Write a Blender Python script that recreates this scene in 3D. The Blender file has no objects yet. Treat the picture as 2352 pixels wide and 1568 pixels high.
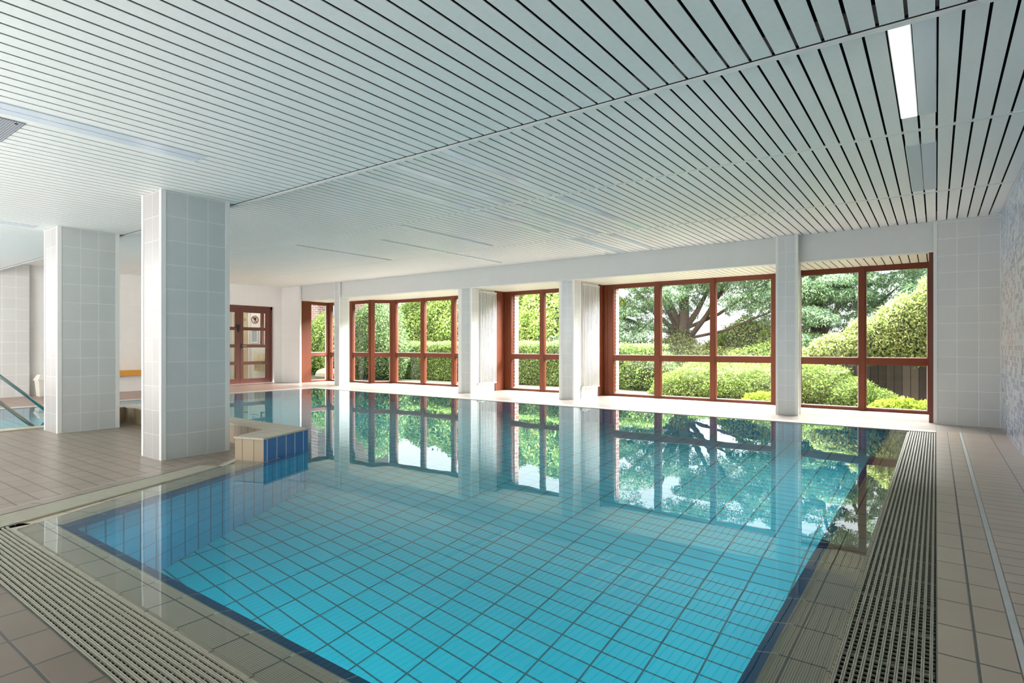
import bpy, math, random
import numpy as np
from mathutils import Vector, Matrix
random.seed(7)
rng = np.random.default_rng(11)
scene = bpy.context.scene
COL = scene.collection

# ------------------------------------------------------------------ materials
def new_mat(name):
    m = bpy.data.materials.new(name)
    m.use_nodes = True
    nt = m.node_tree
    b = nt.nodes['Principled BSDF']
    return m, nt, b

def c4(c):
    return (c[0], c[1], c[2], 1.0)

def plain(name, col, rough=0.5, metal=0.0, spec=0.5, noise=0.0, nscale=8.0, bump=0.0, emit=None, emit_s=0.0):
    m, nt, b = new_mat(name)
    b.inputs['Base Color'].default_value = c4(col)
    b.inputs['Roughness'].default_value = rough
    b.inputs['Metallic'].default_value = metal
    b.inputs['Specular IOR Level'].default_value = spec
    if emit:
        b.inputs['Emission Color'].default_value = c4(emit)
        b.inputs['Emission Strength'].default_value = emit_s
    if noise or bump:
        tc = nt.nodes.new('ShaderNodeTexCoord')
        n = nt.nodes.new('ShaderNodeTexNoise')
        n.inputs['Scale'].default_value = nscale
        n.inputs['Detail'].default_value = 5
        nt.links.new(tc.outputs['Object'], n.inputs['Vector'])
        if noise:
            mx = nt.nodes.new('ShaderNodeMix'); mx.data_type = 'RGBA'
            mx.inputs['A'].default_value = c4([max(0, x * (1 - noise)) for x in col])
            mx.inputs['B'].default_value = c4([min(1, x * (1 + noise)) for x in col])
            nt.links.new(n.outputs['Fac'], mx.inputs['Factor'])
            nt.links.new(mx.outputs['Result'], b.inputs['Base Color'])
        if bump:
            bp = nt.nodes.new('ShaderNodeBump')
            bp.inputs['Strength'].default_value = bump
            bp.inputs['Distance'].default_value = 0.002
            nt.links.new(n.outputs['Fac'], bp.inputs['Height'])
            nt.links.new(bp.outputs['Normal'], b.inputs['Normal'])
    return m

def tile(name, c1, c2, grout, w, h, mortar=0.004, off=(0.0, 0.0), rough=0.3, offset=0.0,
         noise=0.10, bump=0.4, spec=0.5, ribs=0.0, ribscale=0.0, swap=False):
    """stack-bond tiling measured in metres on the surface's own UVs"""
    m, nt, b = new_mat(name)
    L = nt.links.new
    tc = nt.nodes.new('ShaderNodeTexCoord')
    mp = nt.nodes.new('ShaderNodeMapping')
    mp.inputs['Location'].default_value = (-off[0], -off[1], 0)
    L(tc.outputs['UV'], mp.inputs['Vector'])
    br = nt.nodes.new('ShaderNodeTexBrick')
    br.offset = offset; br.offset_frequency = 2; br.squash = 1.0
    br.inputs['Color1'].default_value = c4(c1)
    br.inputs['Color2'].default_value = c4(c2)
    br.inputs['Mortar'].default_value = c4(grout)
    br.inputs['Scale'].default_value = 1.0
    br.inputs['Mortar Size'].default_value = mortar
    br.inputs['Mortar Smooth'].default_value = 0.15
    br.inputs['Brick Width'].default_value = w
    br.inputs['Row Height'].default_value = h
    L(mp.outputs['Vector'], br.inputs['Vector'])
    nz = nt.nodes.new('ShaderNodeTexNoise')
    nz.inputs['Scale'].default_value = 3.0
    nz.inputs['Detail'].default_value = 6
    nz.inputs['Roughness'].default_value = 0.65
    L(tc.outputs['Object'], nz.inputs['Vector'])
    mr = nt.nodes.new('ShaderNodeMapRange')
    mr.inputs['To Min'].default_value = 1 - noise
    mr.inputs['To Max'].default_value = 1 + noise
    L(nz.outputs['Fac'], mr.inputs['Value'])
    mul = nt.nodes.new('ShaderNodeMix'); mul.data_type = 'RGBA'; mul.blend_type = 'MULTIPLY'
    mul.inputs['Factor'].default_value = 1.0
    L(br.outputs['Color'], mul.inputs['A'])
    cmb = nt.nodes.new('ShaderNodeCombineColor')
    for k in ('Red', 'Green', 'Blue'):
        L(mr.outputs['Result'], cmb.inputs[k])
    L(cmb.outputs['Color'], mul.inputs['B'])
    col_out = mul.outputs['Result']
    bp = nt.nodes.new('ShaderNodeBump'); bp.invert = True
    bp.inputs['Strength'].default_value = bump
    bp.inputs['Distance'].default_value = 0.003
    L(br.outputs['Fac'], bp.inputs['Height'])
    nrm = bp.outputs['Normal']
    if ribs:
        sp = nt.nodes.new('ShaderNodeSeparateXYZ')
        L(tc.outputs['UV'], sp.inputs['Vector'])
        ml = nt.nodes.new('ShaderNodeMath'); ml.operation = 'MULTIPLY'
        ml.inputs[1].default_value = 2 * math.pi / ribscale
        L(sp.outputs['Y'], ml.inputs[0])
        sn = nt.nodes.new('ShaderNodeMath'); sn.operation = 'SINE'
        L(ml.outputs[0], sn.inputs[0])
        m2 = nt.nodes.new('ShaderNodeMapRange')
        m2.inputs['From Min'].default_value = -1
        m2.inputs['To Min'].default_value = 1 - ribs
        L(sn.outputs[0], m2.inputs['Value'])
        mu2 = nt.nodes.new('ShaderNodeMix'); mu2.data_type = 'RGBA'; mu2.blend_type = 'MULTIPLY'
        mu2.inputs['Factor'].default_value = 1.0
        c2_ = nt.nodes.new('ShaderNodeCombineColor')
        for k in ('Red', 'Green', 'Blue'):
            L(m2.outputs['Result'], c2_.inputs[k])
        L(col_out, mu2.inputs['A']); L(c2_.outputs['Color'], mu2.inputs['B'])
        col_out = mu2.outputs['Result']
    L(col_out, b.inputs['Base Color'])
    L(nrm, b.inputs['Normal'])
    b.inputs['Roughness'].default_value = rough
    b.inputs['Specular IOR Level'].default_value = spec
    return m

def mosaic(name):
    """small wall tiles: random blues, whites and pinks whose mix depends on the height"""
    m, nt, b = new_mat(name)
    L = nt.links.new
    tc = nt.nodes.new('ShaderNodeTexCoord')
    br = nt.nodes.new('ShaderNodeTexBrick')
    br.offset = 0.5; br.offset_frequency = 2
    br.inputs['Color1'].default_value = (0, 0, 0, 1)
    br.inputs['Color2'].default_value = (1, 1, 1, 1)
    br.inputs['Mortar'].default_value = (0.5, 0.5, 0.5, 1)
    br.inputs['Scale'].default_value = 1.0
    br.inputs['Mortar Size'].default_value = 0.003
    br.inputs['Mortar Smooth'].default_value = 0.1
    br.inputs['Brick Width'].default_value = 0.11
    br.inputs['Row Height'].default_value = 0.056
    L(tc.outputs['UV'], br.inputs['Vector'])
    sp = nt.nodes.new('ShaderNodeSeparateXYZ'); L(tc.outputs['UV'], sp.inputs['Vector'])
    mr = nt.nodes.new('ShaderNodeMapRange')
    mr.inputs['From Max'].default_value = 2.6
    L(sp.outputs['Y'], mr.inputs['Value'])
    def ramp(stops):
        r = nt.nodes.new('ShaderNodeValToRGB')
        el = r.color_ramp.elements
        el[0].position, el[0].color = stops[0][0], c4(stops[0][1])
        el[1].position, el[1].color = stops[-1][0], c4(stops[-1][1])
        for p, c in stops[1:-1]:
            e = el.new(p); e.color = c4(c)
        L(mr.outputs['Result'], r.inputs['Fac'])
        return r
    ra = ramp([(0, (.20, .28, .55)), (.25, (.32, .39, .56)), (.36, (.55, .33, .25)), (.5, (.62, .50, .43)), (.66, (.56, .37, .31)), (.78, (.31, .38, .50)), (1, (.24, .36, .62))])
    rb = ramp([(0, (.58, .64, .78)), (.25, (.74, .76, .8)), (.4, (.80, .78, .76)), (.6, (.80, .79, .78)), (.75, (.74, .76, .8)), (1, (.5, .6, .78))])
    cr = nt.nodes.new('ShaderNodeValToRGB')
    cr.color_ramp.elements[0].position = 0.3
    cr.color_ramp.elements[1].position = 0.6
    L(br.outputs['Color'], cr.inputs['Fac'])
    mx = nt.nodes.new('ShaderNodeMix'); mx.data_type = 'RGBA'
    L(cr.outputs['Color'], mx.inputs['Factor'])
    L(ra.outputs['Color'], mx.inputs['A']); L(rb.outputs['Color'], mx.inputs['B'])
    m2 = nt.nodes.new('ShaderNodeMix'); m2.data_type = 'RGBA'
    L(br.outputs['Fac'], m2.inputs['Factor'])
    L(mx.outputs['Result'], m2.inputs['A'])
    m2.inputs['B'].default_value = (.82, .82, .8, 1)
    L(m2.outputs['Result'], b.inputs['Base Color'])
    bp = nt.nodes.new('ShaderNodeBump'); bp.invert = True
    bp.inputs['Strength'].default_value = .3; bp.inputs['Distance'].default_value = .002
    L(br.outputs['Fac'], bp.inputs['Height']); L(bp.outputs['Normal'], b.inputs['Normal'])
    b.inputs['Roughness'].default_value = .12
    return m

def leafmat(name, dark, mid, light, trans=0.35):
    m = bpy.data.materials.new(name); m.use_nodes = True
    nt = m.node_tree; L = nt.links.new
    nt.nodes.clear()
    out = nt.nodes.new('ShaderNodeOutputMaterial')
    geo = nt.nodes.new('ShaderNodeNewGeometry')
    r = nt.nodes.new('ShaderNodeValToRGB')
    e = r.color_ramp.elements
    e[0].position, e[0].color = 0, c4(dark)
    e[1].position, e[1].color = 1, c4(light)
    x = e.new(.55); x.color = c4(mid)
    L(geo.outputs['Random Per Island'], r.inputs['Fac'])
    d = nt.nodes.new('ShaderNodeBsdfDiffuse')
    t = nt.nodes.new('ShaderNodeBsdfTranslucent')
    L(r.outputs['Color'], d.inputs['Color']); L(r.outputs['Color'], t.inputs['Color'])
    mx = nt.nodes.new('ShaderNodeMixShader'); mx.inputs[0].default_value = trans
    L(d.outputs[0], mx.inputs[1]); L(t.outputs[0], mx.inputs[2])
    L(mx.outputs[0], out.inputs['Surface'])
    return m

def glassmat(name):
    m = bpy.data.materials.new(name); m.use_nodes = True
    nt = m.node_tree; L = nt.links.new; nt.nodes.clear()
    out = nt.nodes.new('ShaderNodeOutputMaterial')
    fr = nt.nodes.new('ShaderNodeFresnel'); fr.inputs['IOR'].default_value = 1.35
    tr = nt.nodes.new('ShaderNodeBsdfTransparent'); tr.inputs['Color'].default_value = (.97, .98, .97, 1)
    gl = nt.nodes.new('ShaderNodeBsdfGlossy'); gl.inputs['Roughness'].default_value = 0.0
    mx = nt.nodes.new('ShaderNodeMixShader')
    L(fr.outputs[0], mx.inputs[0]); L(tr.outputs[0], mx.inputs[1]); L(gl.outputs[0], mx.inputs[2])
    L(mx.outputs[0], out.inputs['Surface'])
    return m

def watermat(name):
    m = bpy.data.materials.new(name); m.use_nodes = True
    nt = m.node_tree; L = nt.links.new; nt.nodes.clear()
    out = nt.nodes.new('ShaderNodeOutputMaterial')
    g = nt.nodes.new('ShaderNodeBsdfGlass')
    g.inputs['IOR'].default_value = 1.333
    g.inputs['Roughness'].default_value = 0.0
    g.inputs['Color'].default_value = (.93, .99, 1.0, 1)
    tc = nt.nodes.new('ShaderNodeTexCoord')
    n = nt.nodes.new('ShaderNodeTexNoise')
    n.inputs['Scale'].default_value = 1.3; n.inputs['Detail'].default_value = 2
    L(tc.outputs['Object'], n.inputs['Vector'])
    # livelier ripples over the overflow lip on the +X side
    n2 = nt.nodes.new('ShaderNodeTexNoise')
    n2.inputs['Scale'].default_value = 14; n2.inputs['Detail'].default_value = 1
    L(tc.outputs['Object'], n2.inputs['Vector'])
    sp = nt.nodes.new('ShaderNodeSeparateXYZ'); L(tc.outputs['Object'], sp.inputs['Vector'])
    mr = nt.nodes.new('ShaderNodeMapRange')
    mr.inputs['From Min'].default_value = -0.6; mr.inputs['From Max'].default_value = -0.27
    mr.inputs['To Min'].default_value = 0.0; mr.inputs['To Max'].default_value = 0.11
    L(sp.outputs['X'], mr.inputs['Value'])
    ml = nt.nodes.new('ShaderNodeMath'); ml.operation = 'MULTIPLY'
    L(n2.outputs['Fac'], ml.inputs[0]); L(mr.outputs['Result'], ml.inputs[1])
    ad = nt.nodes.new('ShaderNodeMath'); ad.operation = 'ADD'
    L(n.outputs['Fac'], ad.inputs[0]); L(ml.outputs[0], ad.inputs[1])
    bp = nt.nodes.new('ShaderNodeBump')
    bp.inputs['Strength'].default_value = 0.35; bp.inputs['Distance'].default_value = 0.004
    L(ad.outputs[0], bp.inputs['Height']); L(bp.outputs['Normal'], g.inputs['Normal'])
    L(g.outputs[0], out.inputs['Surface'])
    return m

M = {}
WT1, WT2, WG = (.66, .665, .65), (.70, .70, .69), (.86, .86, .84)
M['wall_tile'] = tile('white_wall_tile', (.69, .685, .67), (.73, .72, .71), (.88, .88, .86), .2133, .2145, .004, rough=.25, noise=.05)
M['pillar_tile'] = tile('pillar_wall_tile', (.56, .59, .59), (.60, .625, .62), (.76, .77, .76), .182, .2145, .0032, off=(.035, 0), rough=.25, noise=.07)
M['pillar_shaded'] = tile('pillar_tile_shaded', (.42, .40, .39), (.46, .435, .425), (.60, .58, .57), .182, .2145, .003, off=(.035, 0), rough=.25, noise=.06)  # shade on the narrow column faces put into a darker tile colour
M['far_tile'] = tile('pale_far_wall_tile', (.90, .88, .86), (.91, .89, .87), (.94, .93, .91), .182, .2145, .004, rough=.3, noise=.03)
M['pier_tile'] = tile('window_pier_tile', (.62, .64, .64), (.65, .66, .66), (.80, .80, .79), .125, .2145, .004, rough=.25, noise=.05)
M['mosaic'] = mosaic('coloured_mosaic')
M['trim'] = plain('white_trim', (.82, .82, .80), .35)
M['beam'] = plain('grey_beam_paint', (.70, .70, .685), .55, noise=.03)
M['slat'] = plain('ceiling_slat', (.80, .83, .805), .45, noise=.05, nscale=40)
M['slat_upper_lit'] = plain('ceiling_slat_upper_lit', (.91, .905, .865), .45, noise=.04, nscale=40)  # paler than the lower slats, standing in for light on the upper ceiling
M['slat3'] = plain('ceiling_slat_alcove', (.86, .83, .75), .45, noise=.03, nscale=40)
M['black'] = plain('dark_void', (.005, .005, .005), .9)
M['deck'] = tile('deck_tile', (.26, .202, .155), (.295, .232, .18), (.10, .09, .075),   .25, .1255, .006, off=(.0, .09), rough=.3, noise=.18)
M['deck_near_dim'] = tile('deck_tile_near_dim', (.155, .115, .086), (.18, .135, .102), (.05, .047, .04), .252, .115, .005, off=(-.012, .575), rough=.35, noise=.16)  # light falloff in the foreground put into a darker tile colour
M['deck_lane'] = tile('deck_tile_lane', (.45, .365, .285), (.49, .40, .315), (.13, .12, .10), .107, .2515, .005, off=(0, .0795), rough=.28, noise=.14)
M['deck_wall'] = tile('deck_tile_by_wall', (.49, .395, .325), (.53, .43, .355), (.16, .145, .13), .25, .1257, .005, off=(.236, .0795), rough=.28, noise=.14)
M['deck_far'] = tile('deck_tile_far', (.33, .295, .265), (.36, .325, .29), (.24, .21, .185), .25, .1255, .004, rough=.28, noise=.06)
M['deck_left'] = tile('deck_tile_far_left', (.36, .23, .185), (.42, .28, .225), (.14, .09, .075), .125, .5, .006, rough=.35, noise=.12)
M['coping'] = tile('beige_coping', (.56, .50, .40), (.60, .54, .43), (.30, .27, .22), .25, .14, .003, rough=.35, noise=.08)
M['coping_far'] = tile('pale_coping', (.60, .56, .52), (.63, .59, .55), (.45, .42, .39), .25, .2, .003, rough=.3, noise=.05)
M['rib'] = tile('ribbed_edge_tile', (.62, .53, .40), (.66, .565, .43), (.17, .155, .125), .2475, 10., .004, off=(.045, -5), rough=.35, noise=.1, ribs=.5, ribscale=.0072)
M['lip'] = tile('edge_lip', (.38, .35, .26), (.41, .38, .28), (.55, .58, .55), .2475, 10., .004, off=(.045, -5), rough=.3, noise=.1)
M['blue_rib'] = tile('blue_ribbed_edge', (.022, .10, .27), (.027, .11, .30), (.30, .34, .36), .2475, 10., .004, off=(.045, -5), rough=.25, noise=.1, ribs=.5, ribscale=.0072)
M['joint'] = plain('silicone_joint', (.56, .57, .56), .4, noise=.15, nscale=12)
M['grey_joint'] = plain('grey_joint', (.14, .14, .13), .7, noise=.3, nscale=30)
M['pool_floor'] = tile('pool_floor_tile', (.010, .54, .70), (.013, .58, .74), (.02, .14, .18), .25, .1255, .006, off=(.0, .0), rough=.3, noise=.05)
M['pool_wall'] = tile('pool_wall_tile', (.03, .36, .58), (.04, .40, .62), (.03, .12, .2), .125, .25, .006, rough=.3, noise=.05)
M['pool_band'] = tile('pool_dark_band_tile', (.015, .10, .26), (.02, .12, .29), (.03, .09, .16), .125, .25, .005, rough=.3, noise=.05)
M['blue_face'] = tile('blue_glazed_tile', (.04, .15, .40), (.05, .17, .44), (.62, .66, .70), .1255, .6, .005, off=(.02, -.1), rough=.15, noise=.12)
M['tan_face'] = tile('tan_ribbed_face', (.40, .31, .21), (.44, .34, .235), (.17, .13, .09), .125, .6, .004, off=(.03, -.1), rough=.4, noise=.1)
M['grate'] = plain('beige_plastic_grate', (.40, .385, .31), .4, noise=.12, nscale=20)
M['grate_lit'] = plain('beige_plastic_grate_lit', (.66, .63, .53), .4, noise=.12, nscale=20)  # same beige plastic, paler: the light it reflects is in the colour
M['red'] = plain('red_brown_frame', (.150, .038, .015), .5, spec=.3, noise=.10, nscale=5)
M['red_dark'] = plain('dark_red_brown_frame', (.14, .04, .026), .35)
M['glass'] = glassmat('window_glass')
M['water'] = watermat('pool_water')
M['white_metal'] = plain('white_radiator_enamel', (.88, .88, .87), .3)
M['cream_metal'] = plain('cream_radiator_enamel', (.80, .72, .52), .35)
M['steel'] = plain('brushed_steel', (.42, .44, .42), .28, metal=1.0)
M['brass'] = plain('brass_valve', (.75, .58, .30), .35, metal=1.0)
M['wood'] = plain('orange_wood', (.80, .36, .045), .4, noise=.15, nscale=3)
M['bin'] = plain('cream_plastic', (.80, .79, .72), .45)
M['black_plastic'] = plain('black_plastic', (.015, .015, .016), .35)
M['diffuser'] = plain('bluish_diffuser', (.66, .73, .80), .25)
M['diffuser_white'] = plain('white_diffuser', (.95, .96, .93), .3, emit=(1, 1, .97), emit_s=.35)  # whiter diffuser with weak emission
M['perf'] = tile('perforated_grille', (.62, .66, .72), (.62, .66, .72), (.18, .19, .21), .013, .013, .003, rough=.4, noise=.02)
M['brick'] = tile('red_brick', (.34, .13, .10), (.40, .17, .135), (.58, .54, .50), .22, .075, .011, rough=.8, offset=.5, noise=.2)
M['brick_house'] = tile('red_house_brick', (.26, .115, .09), (.32, .15, .12), (.45, .42, .39), .25, .09, .014, rough=.8, offset=.5, noise=.2)
M['pipe'] = plain('zinc_pipe', (.42, .47, .55), .4)
M['soil'] = plain('garden_soil', (.045, .052, .022), .9, noise=.6, nscale=6, bump=.6)
M['rock'] = plain('boulder_rock', (.42, .36, .26), .8, noise=.3, nscale=5, bump=.6)
M['bark'] = plain('tree_bark', (.085, .062, .045), .9, noise=.4, nscale=12, bump=.8)
M['fence'] = tile('weathered_fence_board', (.075, .058, .046), (.21, .17, .135), (.02, .016, .013), .137, 5.0, .006, off=(0, -1), rough=.8, noise=.3)
M['plaster'] = plain('white_plaster', (.82, .81, .78), .6)
M['beige_door'] = plain('beige_door_leaf', (.62, .50, .33), .45)
M['pale_floor'] = plain('pale_corridor_floor', (.72, .66, .56), .4)
M['sign_white'] = plain('sticker_white', (.85, .84, .80), .4)
M['sign_red'] = plain('sticker_red', (.33, .05, .03), .4)
M['sign_black'] = plain('sticker_black', (.03, .025, .02), .4)
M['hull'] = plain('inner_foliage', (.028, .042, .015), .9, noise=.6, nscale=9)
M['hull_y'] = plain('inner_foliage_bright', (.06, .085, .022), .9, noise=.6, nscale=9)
M['lf_hedge'] = leafmat('leaf_clipped_hedge', (0.076, 0.149, 0.058), (0.198, 0.327, 0.104), (0.547, 0.683, 0.206))
M['lf_mound'] = leafmat('leaf_mound', (0.079, 0.13, 0.035), (0.194, 0.3, 0.07), (0.44, 0.55, 0.16))
M['lf_beech'] = leafmat('leaf_beech', (0.13, 0.229, 0.058), (0.312, 0.459, 0.117), (0.651, 0.724, 0.235))
M['lf_yew'] = leafmat('leaf_yew', (0.048, 0.11, 0.058), (0.144, 0.258, 0.101), (0.408, 0.515, 0.202))
M['lf_cedar'] = leafmat('leaf_cedar', (0.086, 0.165, 0.1), (0.207, 0.347, 0.198), (0.483, 0.627, 0.36))
M['lf_ivy'] = leafmat('leaf_ivy', (0.084, 0.108, 0.036), (0.204, 0.240, 0.084), (0.384, 0.408, 0.156))
M['lf_slope'] = leafmat('leaf_climber', (0.11, 0.16, 0.052), (0.286, 0.37, 0.117), (0.572, 0.6, 0.26))
M['lf_lime'] = leafmat('leaf_lime', (.18, .28, .03), (.31, .43, .05), (.48, .55, .12))

# ------------------------------------------------------------------ mesh builder
class MB:
    def __init__(self):
        self.v = []; self.f = []; self.mi = []; self.uv = {}; self.mats = []
    def mat(self, key):
        if key not in self.mats: self.mats.append(key)
        return self.mats.index(key)
    def face(self, pts, key, uv=None):
        b = len(self.v); self.v += [tuple(p) for p in pts]
        if uv: self.uv[len(self.f)] = uv
        self.f.append(tuple(range(b, b + len(pts)))); self.mi.append(self.mat(key))
        return self
    def prism(self, poly, z0, z1, key, side=None, top=True, bottom=True, topkey=None):
        n = len(poly)
        a = sum(poly[i][0] * poly[(i + 1) % n][1] - poly[(i + 1) % n][0] * poly[i][1] for i in range(n))
        if a < 0: poly = poly[::-1]
        for i in range(n):
            p, q = poly[i], poly[(i + 1) % n]
            self.face([(p[0], p[1], z0), (q[0], q[1], z0), (q[0], q[1], z1), (p[0], p[1], z1)], side or key)
        if top: self.face([(p[0], p[1], z1) for p in poly], topkey or key)
        if bottom: self.face([(p[0], p[1], z0) for p in poly[::-1]], key)
        return self
    def box(self, x0, x1, y0, y1, z0, z1, key):
        return self.prism([(x0, y0), (x1, y0), (x1, y1), (x0, y1)], z0, z1, key)
    def bar(self, p, q, w0, w1, z0, z1, key):
        """box along the plan line p-q, from offset w0 to w1 to the left of it"""
        d = Vector((q[0] - p[0], q[1] - p[1])).normalized(); n = Vector((-d.y, d.x))
        P, Q = Vector(p), Vector(q)
        return self.prism([tuple(P + n * w0), tuple(Q + n * w0), tuple(Q + n * w1), tuple(P + n * w1)], z0, z1, key)
    def flat(self, poly, z, key):
        n = len(poly)
        a = sum(poly[i][0] * poly[(i + 1) % n][1] - poly[(i + 1) % n][0] * poly[i][1] for i in range(n))
        if a < 0: poly = poly[::-1]
        return self.face([(p[0], p[1], z) for p in poly], key)
    def tube(self, pts, r, key, n=10, cap=True):
        pts = [Vector(p) for p in pts]
        rs = r if isinstance(r, (list, tuple)) else [r] * len(pts)
        rings = []
        up = None
        for i, p in enumerate(pts):
            t = (pts[min(i + 1, len(pts) - 1)] - pts[max(i - 1, 0)]).normalized()
            a = t.orthogonal().normalized() if up is None else (up - t * up.dot(t)).normalized()
            up = a
            b_ = t.cross(a)
            base = len(self.v)
            for k in range(n):
                an = 2 * math.pi * k / n
                self.v.append(tuple(p + (a * math.cos(an) + b_ * math.sin(an)) * rs[i]))
            rings.append(base)
        m = self.mat(key)
        for i in range(len(rings) - 1):
            for k in range(n):
                k2 = (k + 1) % n
                self.f.append((rings[i] + k, rings[i] + k2, rings[i + 1] + k2, rings[i + 1] + k)); self.mi.append(m)
        if cap:
            self.f.append(tuple(rings[0] + k for k in range(n))[::-1]); self.mi.append(m)
            self.f.append(tuple(rings[-1] + k for k in range(n))); self.mi.append(m)
        return self
    def build(self, name, parent=None, smooth=False, bevel=0.0, loc=None):
        me = bpy.data.meshes.new(name)
        o = bpy.data.objects.new(name, me); COL.objects.link(o)
        org = Vector((0, 0, 0))
        if parent is not None:
            o.parent = parent
            q = parent
            while q is not None:
                org = org + q.location; q = q.parent
        elif loc is not None:
            org = Vector(loc); o.location = org
        me.from_pydata([tuple(Vector(v) - org) for v in self.v], [], self.f)
        for k in self.mats: me.materials.append(M[k])
        me.polygons.foreach_set('material_index', self.mi)
        me.update()
        ul = me.uv_layers.new(name='UVMap')
        dat = np.zeros(len(me.loops) * 2)
        for pi, p in enumerate(me.polygons):
            cu = self.uv.get(pi)
            nx, ny, nz = p.normal
            for j, li in enumerate(p.loop_indices):
                v = self.v[self.f[pi][j]]
                if cu: u = cu[j]
                elif abs(nz) > .7: u = (v[0], v[1])
                else:
                    h = math.hypot(nx, ny) or 1
                    tx, ty = -ny / h, nx / h
                    if tx < -1e-6 or (abs(tx) <= 1e-6 and ty < 0): tx, ty = -tx, -ty
                    u = (v[0] * tx + v[1] * ty, v[2])
                dat[2 * li], dat[2 * li + 1] = u
        ul.data.foreach_set('uv', dat)
        if smooth: me.polygons.foreach_set('use_smooth', [True] * len(me.polygons))
        if bevel:
            md = o.modifiers.new('bevel', 'BEVEL'); md.width = bevel; md.segments = 2; md.limit_method = 'ANGLE'
        return o

def tag(o, label=None, cat=None, group=None, kind=None):
    if label: o['label'] = label
    if cat: o['category'] = cat
    if group: o['group'] = group
    if kind: o['kind'] = kind
    return o

def empty(name, loc, label=None, cat=None, group=None, kind=None):
    o = bpy.data.objects.new(name, None); COL.objects.link(o)
    o.location = loc; o.empty_display_size = .1
    return tag(o, label, cat, group, kind)

HU, HL = 2.605, 2.37          # upper and lower ceiling heights
MOD, X0 = .1035, .004         # slat module and phase
WALL_X = .64                  # mosaic wall
LEFT_X = -14.65
BACK_Y = -2.6
WINY = 9.21

# ------------------------------------------------------------------ floor
mb = MB()
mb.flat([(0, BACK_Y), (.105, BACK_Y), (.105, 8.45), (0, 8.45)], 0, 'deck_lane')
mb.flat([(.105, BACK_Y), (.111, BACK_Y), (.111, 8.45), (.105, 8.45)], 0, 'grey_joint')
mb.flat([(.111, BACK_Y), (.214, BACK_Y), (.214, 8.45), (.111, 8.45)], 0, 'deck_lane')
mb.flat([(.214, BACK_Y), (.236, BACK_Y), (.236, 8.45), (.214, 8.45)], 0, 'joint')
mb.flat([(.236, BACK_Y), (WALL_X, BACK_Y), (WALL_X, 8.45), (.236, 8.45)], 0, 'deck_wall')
mb.flat([(-4.35, BACK_Y), (0, BACK_Y), (0, .69), (-4.35, .69)], 0, 'deck_near_dim')
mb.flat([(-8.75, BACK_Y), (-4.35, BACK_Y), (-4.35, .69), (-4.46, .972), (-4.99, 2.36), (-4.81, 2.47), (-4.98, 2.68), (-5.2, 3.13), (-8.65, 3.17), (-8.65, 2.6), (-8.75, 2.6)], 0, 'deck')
# slanting border row along the overflow grate, its joint, and bevel course
def obl(t, w):   # point t metres along, w metres left of the left grate's outer edge
    d = Vector((-.53, 1.388)).normalized(); n = Vector((-d.y, d.x))
    p = Vector((-4.35, .69)) + d * t + n * w
    return (p.x, p.y)
def strip(p, q, w0, w1, z0, z1, key, u0=0.0):
    d = Vector((q[0] - p[0], q[1] - p[1])); L = d.length; d.normalize(); n = Vector((-d.y, d.x))
    P, Q = Vector(p), Vector(q)
    pts = [(*(P + n * w0), z0), (*(Q + n * w0), z0), (*(Q + n * w1), z1), (*(P + n * w1), z1)]
    return pts, [(u0, w0), (u0 + L, w0), (u0 + L, w1), (u0, w1)]
pts, uv = strip(obl(-.2, 0), obl(2.0, 0), 0.002, .115, .0008, .0008, 'deck')
mb.face(pts, 'deck', [(u[0], u[1] + .09 + .1255) for u in uv])
pts, uv = strip(obl(-.2, 0), obl(2.0, 0), .115, .123, .0012, .0012, 'joint')
mb.face(pts, 'joint', uv)
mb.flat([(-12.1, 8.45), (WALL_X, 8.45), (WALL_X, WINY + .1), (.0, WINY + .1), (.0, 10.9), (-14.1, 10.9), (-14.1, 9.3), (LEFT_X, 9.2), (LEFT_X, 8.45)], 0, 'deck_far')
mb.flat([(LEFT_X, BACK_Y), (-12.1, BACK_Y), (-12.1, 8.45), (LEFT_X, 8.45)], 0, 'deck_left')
fl = mb.build('floor'); tag(fl, kind='structure')

mb = MB()   # copings along the far and far-left edges and the left basin
mb.box(-12.1, 0, 8.25, 8.45, -.10, .006, 'coping_far')
mb.box(-12.1, -11.85, BACK_Y, 8.25, -.03, .008, 'coping_far')
mb.box(-8.97, -8.75, BACK_Y, 2.9, -.04, .012, 'coping')
mb.build('pool_coping'); tag(bpy.data.objects['pool_coping'], kind='structure')

# ------------------------------------------------------------------ pool basin
C0, T, E1 = (-3.92, 1.145), (-4.9, 3.35), (-4.69, 2.77)
PX1, PY1, PXL, ZF = -.47, 8.25, -11.85, -1.50
basin = [C0, (PX1, 1.145), (PX1, PY1), (PXL, PY1), (PXL, BACK_Y), (-8.95, BACK_Y), (-8.95, 3.42), T]
mb = MB()
n = len(basin)
for i in range(n):
    p, q = basin[i], basin[(i + 1) % n]
    mb.face([(q[0], q[1], -.03), (p[0], p[1], -.03), (p[0], p[1], -.16), (q[0], q[1], -.16)], 'pool_band')
    mb.face([(q[0], q[1], -.16), (p[0], p[1], -.16), (p[0], p[1], ZF), (q[0], q[1], ZF)], 'pool_wall')
mb.flat(basin, ZF, 'pool_floor')
mb.build('pool_basin'); tag(bpy.data.objects['pool_basin'], kind='structure')

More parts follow.
